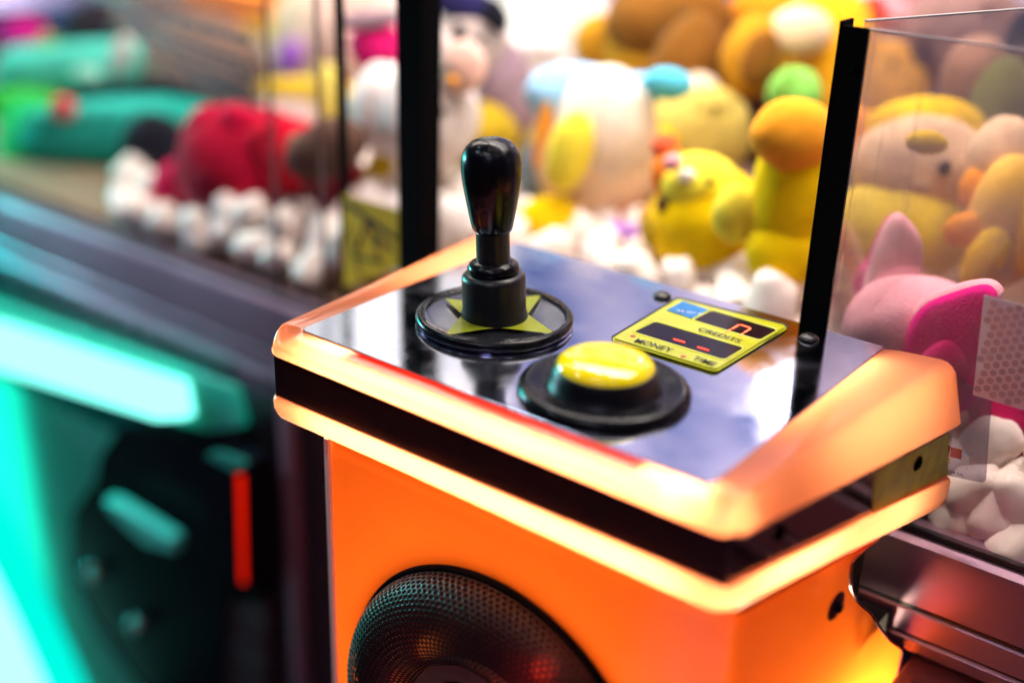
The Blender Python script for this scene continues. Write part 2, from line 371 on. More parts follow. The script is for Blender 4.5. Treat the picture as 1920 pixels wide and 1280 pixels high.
def loft(fn, off=0, rad=.016, caps=True):
    O, I, S = upath(off, rad); bm = bmesh.new(); rows = []
    for o_, i_, s in zip(O, I, S): rows.append([bm.verts.new(p) for p in fn(o_, i_, s)])
    for a, b in zip(rows, rows[1:]):
        for k in range(len(a) - 1): bm.faces.new((a[k], b[k], b[k + 1], a[k + 1]))
    if caps: bm.faces.new(rows[0]); bm.faces.new(rows[-1][::-1])
    bmesh.ops.recalc_face_normals(bm, faces=bm.faces); return bm
def sm(x): return x * x * (3 - 2 * x)
def upper(o_, i_, s):
    t = max(0, tt_(o_.y)); zb = -.0165 - .030 * t; s_ = sm(s)
    front = [(0, -.0030), (.12, -.0030), (.35, -.0036), (.55, -.0050), (.75, -.0075), (.90, -.0105), (1.0, -.0135), (1.0, -.0150), (.97, zb), (.80, zb), (.70, zb)]
    side = [(0, -.0018), (.08, -.0006), (.22, .0012), (.45, .0026), (.66, .0036), (.73, .0030), (.785, .0008), (.84, -.0040), (.985, zb + .004), (.95, zb), (.70, zb)]
    out = []
    for (u0, z0), (u1, z1) in zip(front, side):
        u = u0 + (u1 - u0) * s_; z = z0 + (z1 - z0) * s_
        p = i_ + (o_ - i_) * u; out.append(Vector((p.x, p.y, z)))
    return out
def lower(o_, i_, s):
    t = max(0, tt_(o_.y)); z0 = -.0530 - .036 * t; z1 = -.0765 - .050 * t; h = z0 - z1
    d = (o_ - i_).normalized(); L = (o_ - i_).length
    pr = [(L - .012, z0), (L - .004, z0), (L - .001, z0 - .0012), (L, z0 - .004), (L - .0003, z0 - .45 * h), (L - .003, z0 - .72 * h), (L - .008, z0 - .90 * h), (L - .014, z1), (L - .022, z1)]
    return [Vector((i_.x + d.x * r, i_.y + d.y * r, z)) for r, z in pr]
def band(o_, i_, s):
    t = max(0, tt_(o_.y)); return [Vector((o_.x, o_.y, -.0155 - .030 * t)), Vector((o_.x, o_.y, -.0535 - .036 * t))]
link('upper_rim', loft(upper), M['orange'], con, True, 50)
link('lower_rim', loft(lower), M['orange'], con, True, 50)
bb = loft(band, .0052, .0012, False)
bb.faces.ensure_lookup_table()
bo = link('trim_band', bb, [M['band'], M['bandf']], con, False)
for p in bo.data.polygons:
    if abs(p.normal.y) > .8: p.material_index = 1
# bolts on the right run of the band
for px, py in ((1720, 868), (1462, 1000)):
    r_ = ray(px, py); best = None
    n_ = Vector((.2903, -.0370, 0)).normalized()   # outward normal of the right band
    p_ = Vector((.3873, -.0183, 0)) + n_ * .0002; t_ = (p_ - CAM).dot(n_) / r_.dot(n_); q_ = CAM + r_ * t_
    link('band_bolt', lathe([(0, .002), (.0045, .0018), (.0062, .0005), (.0062, 0)], 24, q_, n_), M['strip'], con)
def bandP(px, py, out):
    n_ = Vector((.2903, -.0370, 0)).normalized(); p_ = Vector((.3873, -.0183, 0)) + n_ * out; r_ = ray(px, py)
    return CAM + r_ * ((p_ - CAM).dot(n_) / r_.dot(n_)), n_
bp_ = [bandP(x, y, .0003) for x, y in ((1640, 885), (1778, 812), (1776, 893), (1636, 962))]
link('sticker_and_reflection_yellow', prism([p for p, _ in bp_], bp_[0][1] * .0003), prin('painted_yellow_reflection', (.95, .86, .02), .3, cvar=(60, .25)), con, False)  # yellow reflection in the mirror band, painted as a flat patch
# housing core: keeps the lamps inside, closes the back
link('inner_core', B((.020, .012, -.0800), (.345, .262, -.004), .004), M['core'], con, False)
bm = bmesh.new()
box(bm, (-.030, YB - .010, -.10), (.395, YB - .006, -.010))
link('back_panel', bm, M['core'], con, False)
link('rim_light_block', B((.386, .2640, -.121), (.4215, .2660, -.0925)), M['core'], con, False)  # unseen black plates added here and below to stop rim lamp light leaking
link('rim_light_block', B((.386, .2640, -.041), (.4100, .2660, -.0060)), M['core'], con, False)
link('rim_light_block', B((.3470, .2625, -.1210), (.3980, .2640, -.0100)), M['core'], con, False)
# steel plate
link('rim_shade_strip', B((.055, -.0062, -.0062), (.315, .0125, -.0052)), plastic_lit('red_shade_plastic', (.75, .012, .002), .9), con, False)  # unseen strip added to shade the front rim red along the plate edge
pl = rounded([(0, 0), (.3605, 0), (.3605, .2745), (0, .2745)], [.007, .002, .002, .002])
pm = prism([Vector((p.x, p.y, -.0014)) for p in pl], (0, 0, .0014))
bmesh.ops.bevel(pm, geom=[e for e in pm.edges if all(v.co.z > -.0001 for v in e.verts)], offset=.0004, segments=1, affect='EDGES')
link('steel_plate', pm, M['steel'], con, False)
# bolts in the plate
for px, py in ((1242, 555), (1517, 634)):
    link('plate_bolt', lathe([(0, .0040), (.003, .0037), (.0060, .0022), (.0078, .0005), (.0078, 0)], 32, onZ(px, py, .001)), M['bolt'], con)

# ---- joystick
J = Vector((.1038, .1115, 0)); lean = Vector((-.055, .0, 1)).normalized()
joy = sub('joystick', con, J)
link('dust_cover', lathe([(0, .0028), (.030, .0028), (.050, .0036), (.0575, .0056), (.0605, .0058), (.0622, .0040), (.0622, .0014), (.060, 0.0002)], 96, J), M['disc'], joy, True, 60)
def star():
    bm = bmesh.new(); z = .0062
    c = Vector((J.x, J.y, z)); tips = [onZ(835, 560, z), onZ(833, 628, z), onZ(1042, 626, z), onZ(1016, 552, z)]
    for tp in tips:
        u = (tp - c).normalized(); v = Vector((-u.y, u.x, 0))
        vs = [bm.verts.new(c + v * .024 + u * .006), bm.verts.new(c - v * .024 + u * .006), bm.verts.new(tp)]
        bm.faces.new(vs)
    for f in bm.faces:
        if f.normal.z < 0: f.normal_flip()
    return bm
link('star_print', star(), M['star'], joy, False)
link('clear_cover', lathe([(.020, .0100), (.030, .0080), (.044, .0078), (.052, .0094), (.0575, .0088), (.0605, .0066), (.0615, .0045)], 96, J), M['smoke'], joy)
link('rim_ring', lathe([(.0555, .0066), (.0575, .0086), (.0600, .0086), (.0622, .0062), (.0626, .0038), (.0612, .0014)], 96, J), M['black'], joy)
link('collar', lathe([(.0268, .004), (.0262, .008), (.0252, .012), (.0252, .036), (.0248, .0385), (.0222, .0415), (.0195, .0420), (.0, .0420)], 64, J, lean), M['satin'], joy, True, 45)
link('collar_ring', lathe([(.0190, .0415), (.0203, .0430), (.0205, .0455), (.0190, .0490), (.0150, .0515), (.0120, .0520)], 64, J, lean), M['black'], joy)
link('shaft', lathe([(.0136, .045), (.0132, .060), (.0132, .0765)], 48, J, lean), M['satin'], joy)
link('handle', lathe([(r_, .0740 + (h_ - .0740) * .868) for r_, h_ in [(.0, .0740), (.0120, .0740), (.0145, .0755), (.0158, .0785), (.0172, .086), (.0192, .098), (.0210, .110), (.0225, .121), (.0231, .130), (.0229, .1385), (.0215, .1455), (.0188, .1510), (.0150, .1550), (.0100, .1575), (.0050, .1586), (0, .1589)]], 64, J, lean), M['black'], joy, True, 60)

# ---- yellow push button
Bt = Vector((.2398, .0640, 0)); btn = sub('push_button', con, Bt)
def serrated():
    n = 180; bm = bmesh.new(); prof = [(.0612, 0), (.0612, .0035), (.0595, .0060), (.0565, .0078), (.0520, .0072), (.0460, .0055), (.0400, .0048), (.0375, .0060)]
    rows = []
    for k, (r, h) in enumerate(prof):
        row = []
        for i in range(n):
            rr = r - (.0006 if (i % 2 and k < 3) else 0); a = 2 * math.pi * i / n
            row.append(bm.verts.new(Bt + Vector((rr * math.cos(a), rr * math.sin(a), h))))
        rows.append(row)
    for a, b in zip(rows, rows[1:]):
        for i in range(n): bm.faces.new((a[i], a[(i + 1) % n], b[(i + 1) % n], b[i]))
    bmesh.ops.recalc_face_normals(bm, faces=bm.faces); return bm
link('bezel', serrated(), M['black'], btn, True, 55)
link('plunger', lathe([(.0420, .004), (.0395, .007), (.0378, .013), (.0366, .0185), (.0354, .0205), (.0335, .0208)], 72, Bt), M['satin'], btn, True, 50)
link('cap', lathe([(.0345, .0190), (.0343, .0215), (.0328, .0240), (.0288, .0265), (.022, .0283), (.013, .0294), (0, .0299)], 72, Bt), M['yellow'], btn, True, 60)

# ---- credit display
dsp = sub('credit_display', con, onZ(1310, 627, 0))
def quad(name, corners, z, mat, par, thick=.0006, rad=0.0):
    c = [onZ(x, y, z) for x, y in corners]
    c2 = rounded([(p.x, p.y) for p in c], rad) if rad else [Vector((p.x, p.y)) for p in c]
    return link(name, prism([Vector((p.x, p.y, z - thick)) for p in c2], (0, 0, thick)), mat, par, False)
fr = quad('surround', [(1141, 633), (1270, 556), (1484, 609), (1344, 697)], .0006, M['ink'], dsp, .0005, .006)
c = [onZ(*p, .003) for p in [(1144, 633), (1270, 558), (1481, 610), (1343, 694)]]
rp = rounded([(p.x, p.y) for p in c], .0055)
bm = prism([Vector((p.x, p.y, .0007)) for p in rp], (0, 0, .0023))
bmesh.ops.bevel(bm, geom=[e for e in bm.edges if all(v.co.z > .0029 for v in e.verts)], offset=.0015, segments=3, affect='EDGES')
link('frame', bm, M['lime'], dsp, True, 40)
def rimline(name, corners, z, rad, wdt, h, mat):
    """raised moulded lip round a window"""
    c = [onZ(x, y, z) for x, y in corners]; q = rounded([(p.x, p.y) for p in c], rad, 5); n = len(q); ctr = sum(q, Vector((0, 0))) / n
    bm = bmesh.new(); rows = []
    for off, hh in ((-.1, 0), (.2, .7), (.5, 1), (.8, .7), (1.1, 0)):
        row = []
        for i, p in enumerate(q):
            tv = (q[(i + 1) % n] - q[i - 1]).normalized(); nn = Vector((tv.y, -tv.x))
            if nn.dot(p - ctr) < 0: nn = -nn
            row.append(bm.verts.new((p.x + nn.x * wdt * off, p.y + nn.y * wdt * off, z - .0002 + h * hh)))
        rows.append(row)
    for a, b in zip(rows, rows[1:]):
        for i in range(n): bm.faces.new((a[i], a[(i + 1) % n], b[(i + 1) % n], b[i]))
    bmesh.ops.recalc_face_normals(bm, faces=bm.faces); link(name, bm, mat, dsp)
W1 = [(1300, 600), (1335, 582), (1457, 618), (1424, 637)]; W2 = [(1189, 622), (1229, 603), (1394, 652), (1357, 674)]
for wq in (W1, W2):
    rimline('window_lip', wq, .0031, .003, .0026, .0011, M['lime'])
    quad('window', wq, .0033, M['window'], dsp, .0004, .003)
quad('blue_label', [(1250, 581), (1281, 564), (1330, 581), (1301, 598)], .0036, M['blue'], dsp, .0004)
Z = .0040
text('credits_word', 'CREDITS', M['ink'], dsp, onZ(1307, 618, Z), onZ(1385, 642, Z), .0072, Z)
text('money_word', 'MONEY', M['ink'], dsp, onZ(1188, 640, Z), onZ(1256, 659, Z), .0080, Z)
text('time_word', 'TIME', M['ink'], dsp, onZ(1296, 672, Z), onZ(1337, 686, Z), .0075, Z)
text('label_print', 'A.E. SAT "B"', M['white'], dsp, onZ(1268, 583, Z), onZ(1318, 591, Z), .0040, Z)
for px, py in ((1187, 630), (1281, 668)):
    link('red_dot', lathe([(0, .0006), (.0017, .0004), (.0022, 0)], 16, onZ(px, py, .0031)), M['reddot'], dsp)
def seg(a, b, wd, z, mat, nm='led_segment'):
    p, q = onZ(*a, z), onZ(*b, z); u = (q - p).normalized(); v = Vector((-u.y, u.x, 0)) * wd
    link(nm, prism([p, p + u * wd + v, q - u * wd + v, q, q - u * wd - v, p + u * wd - v], (0, 0, .0002)), mat, dsp, False)
seg((1262, 635), (1285, 642), .0011, .0036, M['led']); seg((1307, 650), (1330, 657), .0009, .0036, M['led'])
TL, TR, MR, ML, BL_, BR_ = (1387, 608), (1409, 615), (1394, 624), (1371, 617), (1357, 624), (1384, 631)
for a, b in ((TL, TR), (TR, MR), (TL, ML), (ML, BL_), (MR, BR_)): 
    f = lambda p, q, k: (p[0] + (q[0] - p[0]) * k, p[1] + (q[1] - p[1]) * k)
    seg(f(a, b, .06), f(a, b, .94), .0006, .0036, M['led0'])

# ---- body below: orange panels, speaker
bx0, bx1 = .0315, .3905
by = -.004
# right side of the body follows the flared rim
def bside(y): return bx1 - .003 + .034 * tt_(y)
def sideP(px, py, out=0):
    n_ = Vector((.292, -.0337, 0)).normalized(); p_ = Vector((bside(0), 0, 0)) + n_ * out; r_ = ray(px, py)
    return CAM + r_ * ((p_ - CAM).dot(n_) / r_.dot(n_)), n_
notch = sorted([(sideP(x, y)[0].z, sideP(x, y)[0].y) for x, y in ((1660, 1015), (1640, 1040), (1614, 1062), (1600, 1085), (1597, 1108), (1600, 1128), (1612, 1146), (1640, 1160), (1655, 1180), (1675, 1200), (1700, 1216), (1720, 1235))], reverse=True)
def yback(z):
    if z >= notch[0][0]: return min(.262, notch[0][1])
    for (z0, y0), (z1, y1) in zip(notch, notch[1:]):
        if z1 <= z <= z0: return min(.272, y0 + (y1 - y0) * (z - z0) / (z1 - z0 - 1e-9))
    return .272
bm = bmesh.new(); rows = []; edge = []
for k in range(125):
    zt = -.077 - k * .004; f = max(0, 1 - k / 70)
    zf = lambda y: zt - .050 * max(0, tt_(y)) * f
    zb = zf(.22); yb = yback(zb)
    outl = rounded([(bx0, .262), (bx0, by), (bx1, by), (bside(yb) - .0042, yb)], [0, .004, .008, 0], 5)
    pr = outl[:-1] + [outl[-2] + (outl[-1] - outl[-2]) * (q / 12) for q in range(1, 13)]
    rows.append([bm.verts.new((p.x, p.y, zf(p.y) if p.x > .1 else zt)) for p in pr]); edge.append(rows[-1][-1].co.copy())
for a, b in zip(rows, rows[1:]):
    for i in range(len(a) - 1): bm.faces.new((a[i], a[i + 1], b[i + 1], b[i]))
bmesh.ops.recalc_face_normals(bm, faces=bm.faces)
bod = link('body_shell', bm, M['body'], con, True, 40)
bm = bmesh.new(); prev = None
for p in edge:
    cur = [bm.verts.new(p + Vector(o_)) for o_ in ((.0012, 0, 0), (.0012, .003, 0), (-.014, .003, 0))]
    if prev:
        for q in range(2): bm.faces.new((prev[q], prev[q + 1], cur[q + 1], cur[q]))
    prev = cur
link('panel_lip', bm, prin('smoked_lip', (.14, .02, .035), .22), con, True, 50)
link('body_back', B((bx0 + .001, .186, -.222), (.400, .190, -.110)), M['core'], con, False)
link('body_back', B((bx0 + .001, .263, -.56), (.404, .267, -.224)), M['core'], con, False)
link('inner_baffle', B((bx0 + .001, .1905, -.2235), (.403, .2625, -.2215)), M['core'], con, False)  # unseen cover added to block lamp light from reaching the rail
link('body_edge_trim', B((bx0 - .0035, by - .002, -.56), (bx0 + .0012, .02, -.083), .0008), prin('cream_edge', (.85, .78, .6), .3), con, False)
bm = prism([Vector((.034, -.001, -.0785)), Vector((.384, -.001, -.0785)), Vector((.398, .184, -.112)), Vector((.034, .184, -.112))], (0, 0, -.001))
link('inner_baffle', bm, M['inwhite'], con, False)  # unseen baffle added to keep rim lamp light off the body panels
q_, n_ = sideP(1567, 1135)
link('side_bolt', lathe([(0, .005), (.0035, .0045), (.0055, .0025), (.0065, 0)], 24, q_, n_), M['black'], con)
link('bolt_washer', lathe([(.0, .0012), (.0095, .0012), (.0115, .0003)], 32, q_, n_), prin('dark_washer', (.10, .012, .015), .3), con)

# speaker
SC = Vector((.201, by - .0005, -.2815)); spk = sub('speaker', con, SC)
for off, e_, c_ in (((-.066, -.016, .050), .020, (1, .22, .03)), ((-.098, -.012, .0), .010, (1, .10, .02)), ((.045, -.016, .085), .035, (1, .05, .02))):  # added fill points, stand in for body light leaking behind the grille
    l_ = bpy.data.lights.new('speaker_fill', 'POINT'); l_.energy = e_ * 1.3; l_.color = c_; l_.shadow_soft_size = .012
    lo_ = bpy.data.objects.new('speaker_fill', l_); sc.collection.objects.link(lo_); lo_.location = SC + Vector(off)
R0, R1 = .1395, .066; RM, RH = (R0 + R1) / 2, (R0 - R1) / 2
def grille():
    bm = bmesh.new(); pitch = .0050
    L = math.pi * .5 * (RH + .034)      # arc length across the ring (approx)
    nrow = int(L * 1.08 / (pitch * .866)); cache = {}
    def S(u, th):                        # u 0..1 from the outer edge to the inner edge
        a = math.pi * u; r = RM + RH * math.cos(a); h = .036 * math.sin(a) ** .85
        return SC + Vector((r * math.cos(th), -h, r * math.sin(th)))
    def V(ku, kt, nth, u, th):
        key = (round(u, 5), round(th % (2 * math.pi), 5))
        if key not in cache: cache[key] = bm.verts.new(S(min(1, max(0, u)), th))
        return cache[key]
    nth = int(2 * math.pi * (RM + .012) / pitch)
    du = 1.0 / nrow; dt = 2 * math.pi / nth
    for i in range(nrow):
        for j in range(nth):
            cu = (i + .5) * du; ct_ = (j + (.5 if i % 2 else 0)) * dt
            zc = RM + RH * math.cos(math.pi * cu)
            if SC.z + (zc + .02) * math.sin(ct_) < -.345: continue     # below the picture: plain edge only
            hexo = [(cu + du * (2 / 3) * math.cos(math.pi / 3 * k), ct_ + dt * (1 / math.sqrt(3)) * math.sin(math.pi / 3 * k)) for k in range(6)]
            vo = [V(0, 0, 0, u, t) for u, t in hexo]
            vi = [bm.verts.new(S(min(1, max(0, cu + (u - cu) * .66)), ct_ + (t - ct_) * .66)) for u, t in hexo]
            for k in range(6):
                a, b, c_, d_ = vo[k], vo[(k + 1) % 6], vi[(k + 1) % 6], vi[k]
                if len({a, b, c_, d_}) == 4:
                    try: bm.faces.new((a, b, c_, d_))
                    except ValueError: pass
    bmesh.ops.recalc_face_normals(bm, faces=bm.faces); return bm
gr = link('grille', grille(), M['mesh'], spk)
md = gr.modifiers.new('thickness', 'SOLIDIFY'); md.thickness = .0006
link('outer_ring', lathe([(.138, 0), (.139, .004), (.141, .005), (.1425, .003), (.143, 0)], 96, SC, (0, -1, 0)), M['strip'], spk)
link('basket', lathe([(.1385, .0015), (.124, .004), (.10, .006), (.08, .010), (.0, .010)], 64, SC, (0, -1, 0)), prin('red_black_cone', (.05, .012, .010), .35), spk)
link('back_basket', lathe([(.0, .0), (.1425, .0), (.138, .010), (0, .012)], 64, SC + Vector((0, .004, 0)), (0, 1, 0)), M['core'], spk)
link('copper_ring', lathe([(.071, .006), (.0710, .014), (.0690, .019), (.057, .020), (.0545, .018), (.054, .008)], 96, SC, (0, -1, 0)), M['copper'], spk, True, 40)
link('centre_dome', lathe([(.0545, .010), (.051, .016), (.040, .021), (.02, .0245), (0, .0255)], 72, SC, (0, -1, 0)), M['navy'], spk)

# lamps inside the housing (the plastic itself is lit from within)
WHT = (1.0, .82, .55)
area('rim_lamp', (.190, .0105, -.011), (0, -1, -.05), .345, .008, 1.0, WHT)
area('rim_lamp', (.347, .120, -.014), (1, -.1, .25), .26, .012, .40, WHT)
area('rim_lamp', (.018, .14, -.014), (-1, -.1, .25), .25, .012, .55, WHT)
area('rim_lamp', (.195, .0105, -.066), (0, -1, -.1), .34, .014, 1.1, WHT)
area('rim_lamp', (.366, .058, -.073), (1, -.1, -.02), .11, .012, .24, WHT, 140)
area('rim_lamp', (.378, .176, -.097), (1, -.1, -.02), .12, .014, .16, WHT, 140)
area('body_lamp', (.235, .180, -.32), (0.15, -1, .1), .30, .36, 2.5, WHT)
area('body_lamp', (.350, .205, -.325), (1, .0, -.1), .07, .07, 2.6, WHT)

# ================================================================== NEIGHBOURING MACHINE (left)
nb = thing('claw_machine', 'teal lit claw machine on the left with a paper notice on its glass', 'claw machine', (-1.4, .3, -1))
link('cabinet_floor', B((-2.5, .30, -.17), (-.60, 1.06, -.150)), M['shaded_floor'], nb, False)
link('back_wall', B((-2.5, 1.06, -.17), (-.60, 1.08, .98)), M['bright_back'], nb, False)
link('ceiling', B((-2.5, .29, .96), (-.60, 1.08, .98)), M['lavender'], nb, False)
rail(-2.5, -.332, nb, M['alu'])
xe = onY(641, 260, G).x
link('window_glass', B((-2.5, G, -.150), (xe - .003, G + .004, .95)), M['glass'], nb, False)
link('window_trim', B((xe - .003, G - .003, -.150), (xe + .003, G + .006, .95)), M['strip'], nb, False)
for px in (510, 601):
    x = onY(px, 240, G + .01).x
    link('glass_edge', B((x - .0007, G + .006, -.150), (x + .0007, G + .012, .95)), M['alud'], nb, False)
def panelY(name, corners, y, mat, par, thick=.004, rad=0.0, bev=0):
    c = [onY(px, py, y) for px, py in corners]
    c2 = rounded([(p.x, p.z) for p in c], rad, 6) if rad else [Vector((p.x, p.z)) for p in c]
    bm = prism([Vector((p.x, y, p.y)) for p in c2], (0, thick, 0))
    if bev: bmesh.ops.bevel(bm, geom=[e for e in bm.edges if all(v.co.y < y + 1e-5 for v in e.verts)], offset=bev, segments=3, affect='EDGES')
    return link(name, bm, mat, par, bool(bev), 50 if bev else None)
# its front below the rail: dark aluminium frame and coin door
fy = .262
link('lower_frame', B((-.415, fy, -1.0), (-.255, G + .02, -.263), .004), M['alud'], nb, True, 40)
link('frame_moulding', B((-.318, fy - .014, -1.0), (-.298, fy - .0005, -.263), .004), M['alu'], nb, True, 40)
link('frame_slot', B((-.292, fy - .003, -1.0), (-.270, fy - .0005, -.263), .001), M['groove'], nb, False)
link('frame_slot', B((-.350, fy - .003, -1.0), (-.324, fy - .0005, -.263), .001), M['groove'], nb, False)
link('lower_front', B((-2.5, fy + .003, -1.0), (-.416, G + .02, -.263)), M['alud'], nb, False)
tc = thing('teal_console', 'teal glowing console front with a white light bar, left edge', 'light panel', (-.9, .2, -1))
panelY('light_bar', [(-200, 560), (0, 612), (335, 722), (345, 785), (290, 788), (0, 696), (-200, 640)], .225, M['tealglow'], tc, .02, .004, .003)
panelY('bar_housing', [(-200, 500), (0, 572), (440, 730), (458, 800), (390, 808), (0, 694), (-200, 620)], .240, M['teal'], tc, .010, .008)
def sheetY(name, corners, y, mat, par):
    bm = bmesh.new(); bm.faces.new([bm.verts.new(onY(px, py, y)) for px, py in corners][::-1]); return link(name, bm, mat, par, False)
sheetY('front_panel', [(-300, 690), (0, 705), (215, 812), (185, 860), (180, 900), (135, 960), (130, 1080), (170, 1160), (262, 1290), (300, 1400), (-300, 1400)], .236, M['teal'], tc)
# curved neon tube, only its right side in the picture
c0 = onY(-420, 1290, .20); 
def torus(c, R, r, n=120, k=14):
    bm = bmesh.new(); rows = []
    for i in range(n):
        a = 2 * math.pi * i / n
        rows.append([bm.verts.new(c + Vector(((R + r * math.cos(b)) * math.cos(a), r * math.sin(b), (R + r * math.cos(b)) * math.sin(a)))) for b in [2 * math.pi * j / k for j in range(k)]])
    for i in range(n):
        A, Bq = rows[i], rows[(i + 1) % n]
        for j in range(k): bm.faces.new((A[j], A[(j + 1) % k], Bq[(j + 1) % k], Bq[j]))
    bmesh.ops.recalc_face_normals(bm, faces=bm.faces); return bm
rr_ = (onY(88, 1290, .20) - c0).length
link('ring_tube', torus(c0, rr_ - .06, .085), M['tealglow'], tc)
link('ring_halo', torus(c0 + Vector((0, .03, 0)), rr_ + .015, .040), M['tealdim'], tc)  # glowing torus added as the teal halo round the tube
area('teal_lamp', onY(20, 900, .262), (0, -1, 0), .22, .46, 0.7, (.02, 1, .82))
cdoor = thing('coin_door', 'black coin door with a slanted handle and red lit slot, beside the teal panel', 'coin door', (-.5, .2, -1))
panelY('door_panel', [(222, 800), (440, 810), (492, 870), (500, 960), (500, 1120), (425, 1130), (415, 1400), (250, 1400), (150, 1120), (130, 1060), (140, 930), (180, 860)], .239, M['darkpanel'], cdoor, .010, .02, .004)
panelY('handle', [(180, 930), (215, 940), (330, 1010), (322, 1040), (270, 1025), (215, 975)], .205, prin('teal_reflection_handle', (.10, .70, .58), .3, .2), cdoor, .016, .008, .005)  # teal reflection is painted into the handle colour
for px, py in ((180, 1068), (262, 1165)):
    link('lock', lathe([(0, .016), (.010, .014), (.012, .008), (.012, 0)], 32, onY(px, py, .237), (0, -1, 0)), prin('lock_metal', (.4, .45, .45), .25, 1), cdoor)
cb = sub('coin_slot_box', cdoor, onY(420, 960, .21))
panelY('slot_housing', [(378, 852), (472, 862), (478, 1105), (392, 1085)], .205, M['darkpanel'], cb, .03, .006, .004)
panelY('slot_lamp', [(444, 888), (457, 891), (460, 1094), (451, 1092)], .2035, M['redglow'], cb, .001, .002)
area('teal_lamp', onY(-150, 900, .268), (.55, -1, 0), .20, .50, 16, (.10, 1, .85))

panelY('bracket', [(400, 1125), (500, 1125), (500, 1400), (412, 1400)], .244, M['alud'], cdoor, .006, .006, .003)
panelY('slot_cap', [(380, 852), (415, 848), (470, 868), (440, 884)], .2045, prin('teal_tinted_cap', (.02, .22, .17), .3), cb, .004, .003)

# notice on the left glass
nt_ = thing('notice', 'pale notice sheet with rows of small dark print on the left glass', 'notice', onY(400, 100, G - .004))
panelY('sheet', [(130, -70), (500, 10), (486, 212), (330, 160)], G - .0035, M['sheet'], nt_, .0006)
random.seed(5); bm = bmesh.new()
for (x0, y0, x1, y1) in ((175, 2, 480, 86), (235, 42, 478, 132), (262, 72, 474, 138 + 14), (330, 120, 472, 176), (350, 150, 480, 200)):
    k = 0.0
    while k < .97:
        l_ = random.uniform(.05, .13); e_ = min(1, k + l_)
        a = onY(x0 + (x1 - x0) * k, y0 + (y1 - y0) * k, G - .0042); b = onY(x0 + (x1 - x0) * e_, y0 + (y1 - y0) * e_, G - .0042)
        vs = [bm.verts.new(p) for p in (a, b, b + Vector((0, 0, .0062)), a + Vector((0, 0, .0062)))]; bm.faces.new(vs); k = e_ + .02
link('printed_rows', bm, M['ink'], nt_, False)
# yellow sticker between the posts
ys = thing('sticker', 'yellow warning sticker with dark line drawing, between thin and thick black posts', 'sticker', onY(696, 450, G - .004))
panelY('sticker_sheet', [(644, 364), (752, 396), (750, 500), (645, 540)], G - .0035, M['yellowst'], ys, .0005)
bm = bmesh.new()
for a, b, wd in (((648, 380), (742, 448), .003), ((668, 470), (690, 410), .002), ((690, 410), (712, 490), .002), ((660, 480), (716, 492), .002), ((700, 440), (735, 470), .003), ((652, 425), (676, 520), .0015)):
    p, q = onY(*a, G - .0040), onY(*b, G - .0040); u = (q - p).normalized(); v = Vector((-u.z, 0, u.x)) * wd
    bm.faces.new([bm.verts.new(k) for k in (p + v, q + v, q - v, p - v)])
link('line_drawing', bm, M['ink'], ys, False)

# ================================================================== THINGS ON THE RIGHT PANE
tp = thing('reflective_tape', 'grey reflective tape with honeycomb pattern stuck on the right pane', 'tape', onY(1870, 650, G - .006))
tq = [(1845, 553), (1990, 592), (1990, 790), (1824, 740)]
panelY('tape_backing', tq, G - .0055, prin('tape_lines', (.62, .52, .54), .35), tp, .0008)
bm = bmesh.new(); a0 = onY(1834, 645, G - .0058)
U = Vector((math.cos(R_(-38)), 0, math.sin(R_(-38)))); Vv = Vector((-U.z, 0, U.x)); pt = .0066
inside = [onY(x, y, G - .0058) for x, y in tq]
def inpoly(p, poly, m_):
    for i in range(len(poly)):
        a, b = poly[i], poly[(i + 1) % len(poly)]; e = b - a
        if (e.x * (p.z - a.z) - e.z * (p.x - a.x)) / e.length > -m_: return False
    return True
for i in range(-20, 30):
    for j in range(-20, 30):
        c = a0 + U * (pt * (i + .5 * (j % 2))) + Vv * (pt * .9 * j)
        if inpoly(c, inside, pt * .45):
            bm.faces.new([bm.verts.new(c + (U * math.cos(math.pi / 3 * k + .5) + Vv * math.sin(math.pi / 3 * k + .5)) * pt * .44) for k in range(6)])
link('honeycomb', bm, prin('tape_cells', (.36, .29, .33), .3, .2, cvar=(30, .25)), tp, False)
cdx = thing('card', 'frosted grey card with red square and blue circle under the honeycomb tape', 'card', onY(1815, 820, G - .006))
panelY('card_sheet', [(1762, 700), (1860, 738), (1848, 906), (1752, 886)], G - .0048, M['card'], cdx, .0005, .004)
panelY('red_square', [(1783, 837), (1804, 843), (1802, 861), (1781, 856)], G - .0051, prin('brick_red', (.30, .05, .05), .5), cdx, .0002)
panelY('gold_square', [(1774, 856), (1781, 858), (1780, 869), (1773, 867)], G - .0051, prin('ochre_print', (.35, .20, .05), .5), cdx, .0002)
link('blue_circle', lathe([(.0016, .0003), (.0020, .0003)], 24, onY(1811, 848, G - .0049), (0, -1, 0)), M['blue'], cdx)
text('blue_mark', 'R', M['blue'], cdx, onY(1809.4, 850, G - .0052), onY(1812.4, 851, G - .0052), .0018, Vector((0, -1, 0)))
text('grey_words', 'EUROPE S.A.', prin('grey_print', (.10, .09, .12), .5), cdx, onY(1762, 882, G - .0052), onY(1807, 893, G - .0052), .0026, Vector((0, -1, 0)))

